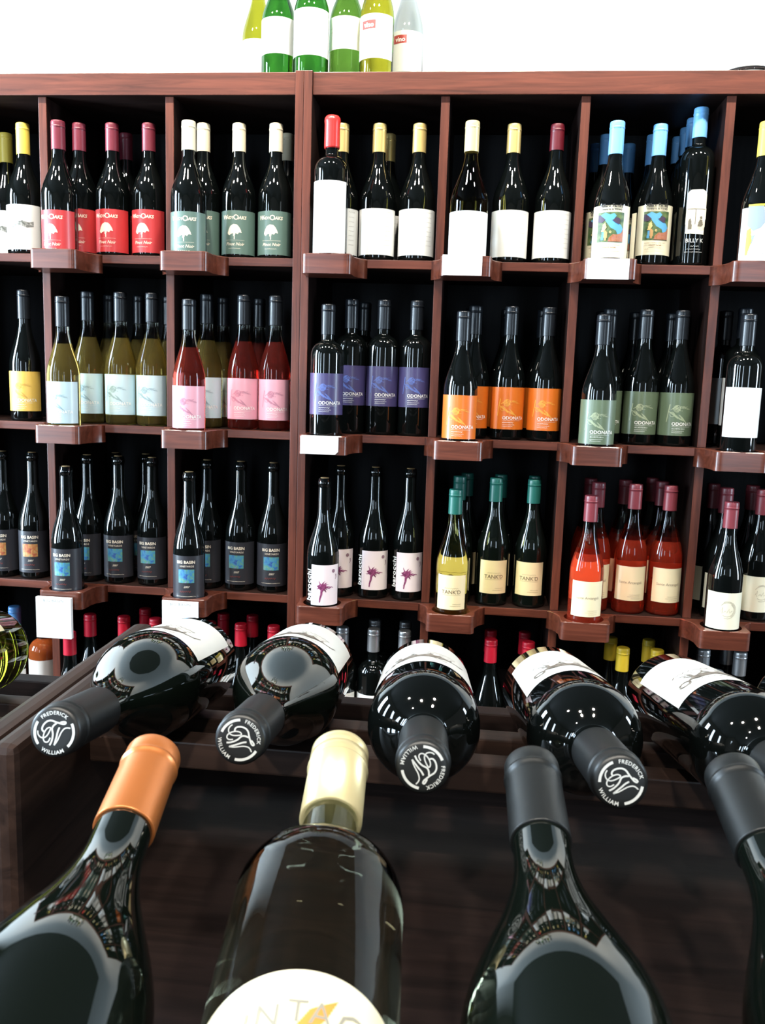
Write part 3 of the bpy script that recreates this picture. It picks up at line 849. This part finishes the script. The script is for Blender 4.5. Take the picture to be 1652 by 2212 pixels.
# ------------------------------------------------------------------ price cards on the ledges
card_m = mat('white_card', (0.88, 0.88, 0.84), 0.6, vary=0.015)
def card(x, row, w, h, ztop, label, text=None, yoff=0.0, thick=0.0012, tilt=0.0, clip=None):
    c = empty('price_card', (x, -0.0910 - thick - yoff, SH[row] + ztop - h))
    c.rotation_euler = (R(tilt), 0, 0)
    tag(c, label, 'price card', 'white cards fixed to the ledges')
    pts = [(-w / 2, 0), (w / 2, 0), (w / 2, h), (-w / 2, h)]
    if clip: pts = [(-w / 2, 0), (w / 2 - clip, 0), (w / 2, clip), (w / 2, h), (-w / 2, h)]
    n = len(pts)
    v = [(a, 0, b) for a, b in pts] + [(a, thick, b) for a, b in pts]
    f = [tuple(range(n)), tuple(reversed(range(n, 2 * n)))] + [(i, i + n, (i + 1) % n + n, (i + 1) % n) for i in range(n)]
    mesh_obj('card', v, f, card_m, c)
    if text:
        p = Print().text(text, 0, h - 0.0105, 0.0098, space=1.15)
        mesh_obj('lettering', [(a, -0.0003, b) for a, b in p.v], p.f, ink('pencil', (0.30, 0.30, 0.29)), c)
card(.3635, 0, .084, .042, 0.001, 'small white card on the top shelf ledge under the pale-gold-capped bottle')
card(.666, 0, .086, .042, -0.001, 'small white card on the top shelf ledge under the painted-scene bottle')
card(-.860, 1, .084, .042, 0.000, 'white card with clipped corner on the second shelf at the left edge', clip=.007)
card(.0665, 1, .083, .041, 0.000, 'small white card with clipped corner under the indigo-labelled bottle', clip=.007)
card(-.557, 2, .086, .098, -0.012, 'tall white card lettered BIG BASIN, nearer the left edge', 'BIG BASIN', 0.004, 0.010)
card(-.252, 2, .086, .098, -0.004, 'tall white card lettered BIG BASIN, nearer the double post', 'BIG BASIN', 0.004, 0.004)

# ------------------------------------------------------------------ foreground display rack
rack = empty('bottle_display_rack', (0.45, -1.55, 0))
tag(rack, 'dark wooden display rack holding the lying bottles in the foreground', 'rack')
RX0, RX1 = -0.75, 1.45
box('deck_board', RX0, RX1, -1.90, -1.17, 1.060, 1.080, RACK_X, rack, 0.002)
box('front_board', RX0, RX1, -1.92, -1.90, 1.00, 1.135, RACK_X, rack, 0.002)
box('back_board', RX0, RX1, -1.17, -1.15, 0.0, 1.150, RACK_X, rack, 0.002)
for xa in (RX0, RX1 - 0.02):
    box('side_panel', xa, xa + 0.02, -1.90, -1.17, 0.0, 1.060, RACK_Y, rack, 0.002)
box('cabinet_front', RX0 + .02, RX1 - .02, -1.90, -1.88, 0.0, 1.060, RACK_X, rack, 0.002)
FW_DIR = Vector((-0.050, 0.983, -0.185)).normalized()      # cap to base
FR_DIR = Vector((-0.046, 0.9713, 0.2332)).normalized()       # base to cap
FW_TIP = [(-0.022, -1.535, 1.262), (.1765, -1.5365, 1.2632), (.283, -1.523, 1.2612), (.391, -1.538, 1.26), (.4985, -1.537, 1.26), (.605, -1.535, 1.26), (.713, -1.533, 1.26)]
FR_TIP = [(.241, -1.548, 1.26), (.343, -1.527, 1.26), (.451, -1.525, 1.26), (.561, -1.519, 1.2622)]
def slat_under(yc, w, axis_z, rad, name='slat'):
    zt = axis_z - rad - 0.0002
    return box(name, RX0 + .02, RX1 - .02, yc - w / 2, yc + w / 2, zt - 0.022, zt, SLAT_X, rack, 0.0015)
def fw_z(y): return 1.26 + (y + 1.5365) * (FW_DIR.z / FW_DIR.y)
def fr_z(y): return 1.26 + (y + 1.527) * (FR_DIR.z / FR_DIR.y)
cosw = math.cos(math.asin(abs(FW_DIR.z))); cosr = math.cos(math.asin(FR_DIR.z))
for yc in (-1.263, -1.352):
    slat_under(yc, 0.022, fw_z(yc + .011), 0.0385 / cosw)
for yc in (-1.80, -1.70):
    slat_under(yc, 0.022, fr_z(yc - .011), 0.0415 / cosr)
# posts carrying the slats
for yc, zt in ((-1.263, fw_z(-1.252) - .0387 / cosw - .022), (-1.352, fw_z(-1.341) - .0387 / cosw - .022), (-1.80, fr_z(-1.811) - .0417 / cosr - .022), (-1.70, fr_z(-1.711) - .0417 / cosr - .022)):
    for xc in (-.55, .088, 1.25):
        if zt > 1.081:
            box('slat_post', xc - .012, xc + .012, yc - .011, yc + .011, 1.08, zt, RACK_Y, rack, 0.001)
# twin partition boards between two rack bays
box('partition', .0785, .0975, -1.475, -1.175, 1.08, 1.222, SLAT_Y, rack, 0.006)
box('partition', .0985, .1165, -1.475, -1.175, 1.08, 1.222, SLAT_Y, rack, 0.006)

def orient(axis, up=Vector((0, 0, 1)), spin=0.0):
    z = axis.normalized()
    y = -(up - up.dot(z) * z).normalized()
    x = y.cross(z)
    m = Matrix((x, y, z)).transposed()
    return (m @ Matrix.Rotation(spin, 3, 'Z')).to_euler()

def seal_print():
    """end-of-capsule seal: lettering round the rim and a looping monogram; unit circle"""
    p = Print()
    def N(pts): return [((x - 830) / 430, (1210 - y) / 430) for x, y in pts]
    def smooth(pts, k=3):
        for _ in range(k - 1):
            q = [pts[0]]
            for a, b in zip(pts, pts[1:]):
                q += [(.75 * a[0] + .25 * b[0], .75 * a[1] + .25 * b[1]), (.25 * a[0] + .75 * b[0], .25 * a[1] + .75 * b[1])]
            q.append(pts[-1]); pts = q
        return pts
    S = [[(655, 1105), (640, 1050), (680, 1000), (750, 965), (830, 955), (900, 985), (950, 1050), (1010, 1110), (1060, 1160), (1110, 1180), (1130, 1150), (1080, 1120), (1030, 1105)],
         [(560, 1025), (530, 1080), (540, 1160), (600, 1210), (680, 1200), (760, 1150), (805, 1115), (810, 1090), (760, 1072), (690, 1095), (620, 1150), (580, 1210), (570, 1270), (600, 1310), (650, 1310), (710, 1265)],
         [(960, 1080), (880, 1090), (820, 1130), (800, 1220), (740, 1300), (690, 1350), (630, 1385)],
         [(970, 1180), (900, 1230), (850, 1290), (770, 1370), (710, 1430)],
         [(710, 1430), (800, 1390), (870, 1340), (950, 1280), (1040, 1245), (1100, 1260), (1150, 1300)]]
    for i, s in enumerate(S):
        p.stroke(smooth(N(s)), 0.075 if i in (0, 2, 3) else 0.055)
    p.ring(0, 0, .90, .12, 118, 186, 16); p.ring(0, 0, .90, .12, 285, 356, 16)
    def around(s, size, a_mid, top):
        tv, tf = text2d(s, size, 0, .004, 'CENTER', 1.15)
        b = len(p.v)
        for x, y in tv:
            if top:
                rad = .80 + y; a = R(a_mid) - x / .88
            else:
                rad = 1.0 - y; a = R(a_mid) + x / .92
            p.v.append((rad * math.cos(a), rad * math.sin(a)))
        p.f.extend(tuple(b + i for i in q) for q in tf)
    around('FREDERICK', .235, 60, True)
    around('WILLIAM', .245, 236, False)
    return p
SEAL = seal_print()
SEAL_INK = mat('seal_silver_ink', (0.72, 0.74, 0.72), 0.35, metal=0.3, vary=0)
fw_spec = L_plain(WHITE_P, .040, .152, .74)
sk = Print()
rr = random.Random(5)
# a leaping sketch in loose ink: body, head, legs
sk.poly([(-.022, .080), (-.012, .088), (.002, .085), (.016, .090), (.024, .086), (.018, .080), (.004, .077), (-.012, .076)], .0008)
sk.ring(.028, .089, .0045, .0020, 0, 340, 12)
for k in range(12):
    a = rr.uniform(-.022, .020)
    sk.stroke([(a, .080), (a + rr.uniform(-.008, .006), .073), (a + rr.uniform(-.012, .010), .066)], .0018, .0006)
sk.scribble(-.026, .030, .060, .005, .0010, 2); sk.scribble(-.018, .026, .094, .004, .0008, 3)
sk.stroke([(-.022, .080), (-.030, .074), (-.034, .064)], .002, .0008)
fw_spec['art'] = [(sk, picture_mat('picture_ink_sketch', [(0.06, 0.05, 0.04), (0.20, 0.17, 0.14), (0.45, 0.42, 0.38)], 150))]
TYPES['fw'] = ('fw', DARK, ('foil', 'matteblack', .068), fw_spec, '')
slope_spec = dict(fw_spec, z0=.024, z1=.126, art=[(sk, fw_spec['art'][0][1])])
TYPES['fw_slope'] = ('front', DARKG, ('foil', 'matteblack', .066), slope_spec, '')
TYPES['lying_olive'] = ('fw', OLIVE, ('foil', 'matteblack', .068), L_plain(paper('ivory', (0.80, 0.70, 0.46)), .04, .14, .6), '')
TYPES['lying_cream'] = ('fw', DARK, ('foil', 'mustard', .068), L_plain(paper('lemon', (0.80, 0.72, 0.30)), .04, .17, .8), '')
def lay(tk, tip, away, neck_away, label, group, spin=0.0, seal=None, seg=64, length=0.300):
    axis = away if neck_away else -away
    o = bottle(tk, (0, 0, 0), 0, seg)
    o.rotation_euler = orient(axis, spin=spin)
    o.location = Vector(tip) - axis.normalized() * length
    o['label'] = label; o['group'] = group
    if seal is not None:
        c = [ch for ch in o.children if ch.name.startswith('capsule')][0]
        a = R(seal); s = 0.0128
        # seen from the tip, local +y is down for a neck pointing at the viewer
        v = [(-s * (x * math.cos(a) - y * math.sin(a)), -s * (x * math.sin(a) + y * math.cos(a)), length + 0.0006) for x, y in SEAL.v]
        q = mesh_obj('seal', v, SEAL.f, SEAL_INK, c)
        q['label'] = 'silver monogram seal on the capsule end'
    return o
GFW = 'bottles lying neck first in the second rack row'
lay('lying_olive', FW_TIP[0], FW_DIR, False, 'dark olive bottle lying at the left edge beyond the wooden partition', GFW)
lay('fw_slope', FW_TIP[1], FW_DIR, False, 'lying black bottle with monogrammed cap beside the wooden partition', GFW, R(4), 28)
lay('fw_slope', FW_TIP[2], FW_DIR, False, 'lying black bottle with monogrammed cap between copper and champagne capped necks', GFW, R(-3), -24)
lay('fw', FW_TIP[3], FW_DIR, False, 'lying black bottle with upside-down monogram, between champagne cap and black neck', GFW, R(3), -98)
lay('fw', FW_TIP[4], FW_DIR, False, 'lying black bottle with upright monogram, between the two black capped necks', GFW, R(-4), 0)
lay('fw', FW_TIP[5], FW_DIR, False, 'lying black bottle at the right edge, its cap outside the picture', GFW, R(-2), 40)
lay('lying_cream', FW_TIP[6], FW_DIR, False, 'lying bottle with a yellow label, just showing at the right edge', GFW)

# front row, necks pointing away
def L_arch():
    p = Print()
    return p
TYPES['copper'] = ('front', DARKG, ('foil', 'copper', .060), L_plain(WHITE_P, .01, .06, .7), '')
TYPES['blackneck'] = ('front', DARKG, ('foil', 'matteblack', .060), L_plain(WHITE_P, .01, .06, .7), '')
arch = Print()
TYPES['champ'] = ('fw', FRONTW, ('screw', 'champagne', .056), dict(c=None, w=0, z0=0, z1=.1, art=[]), '')
GFR = 'bottles lying neck away in the front rack row'
lay('copper', FR_TIP[0], FR_DIR + Vector((-.056, 0, 0)), True, 'copper-capped dark green bottle lying in the foreground left', GFR, R(10))
champ = lay('champ', FR_TIP[1], FR_DIR + Vector((-.024, 0, 0)), True, 'white wine bottle with champagne screw cap and arched cream label, foreground centre', GFR, R(8))
lay('blackneck', FR_TIP[2], FR_DIR + Vector((.008, 0, 0)), True, 'black-capped dark bottle lying right of the champagne-capped one', GFR, R(-10))
lay('blackneck', FR_TIP[3], FR_DIR + Vector((.010, 0, 0)), True, 'black-capped dark bottle lying at the lower right edge', GFR, R(-10))
# arched label with its lettering
_, _, cr_, _ = profile('fw')
def arch_label(zt, zb, hw, rise):
    rl = cr_ + 0.0004; n = 40; v, f = [], []
    for i in range(n + 1):
        u = -hw + 2 * hw * i / n
        top = zt - rise + rise * math.sqrt(max(0, 1 - (u / hw) ** 2))
        v += [(rl * math.sin(u / rl), -rl * math.cos(u / rl), zb), (rl * math.sin(u / rl), -rl * math.cos(u / rl), top)]
    f = [(2 * i, 2 * i + 2, 2 * i + 3, 2 * i + 1) for i in range(n)]
    return v, f
v, f = arch_label(.1235, .010, .057, .034)
alab = mesh_obj('label', v, f, paper('arch_cream', (0.86, 0.80, 0.58)), champ, True)
al = Print()
for ch, u, dz in zip('QUINTACRUZ', (-.034, -.026, -.0195, -.0125, -.003, .0045, .0145, .0225, .0295, .036), (-.014, -.0085, -.005, -.0025, -.0005, -.0005, -.0035, -.007, -.012, -.018)):
    al.text(ch, u * 1.12, .103 + dz, .0125 if ch not in 'QC' else .0155)
v, f = al.wrapped(cr_ + .0008)
mesh_obj('lettering', v, f, ink('warm_grey', (0.30, 0.29, 0.24)), alab)
sw = Print().poly([(-.005, .090), (-.004, .100), (.001, .108), (.011, .1135), (.008, .107), (.003, .099), (.001, .088)], .0006)
v, f = sw.wrapped(cr_ + .0006)
mesh_obj('artwork', v, f, ink('orange_swoosh', (0.80, 0.30, 0.06)), alab)
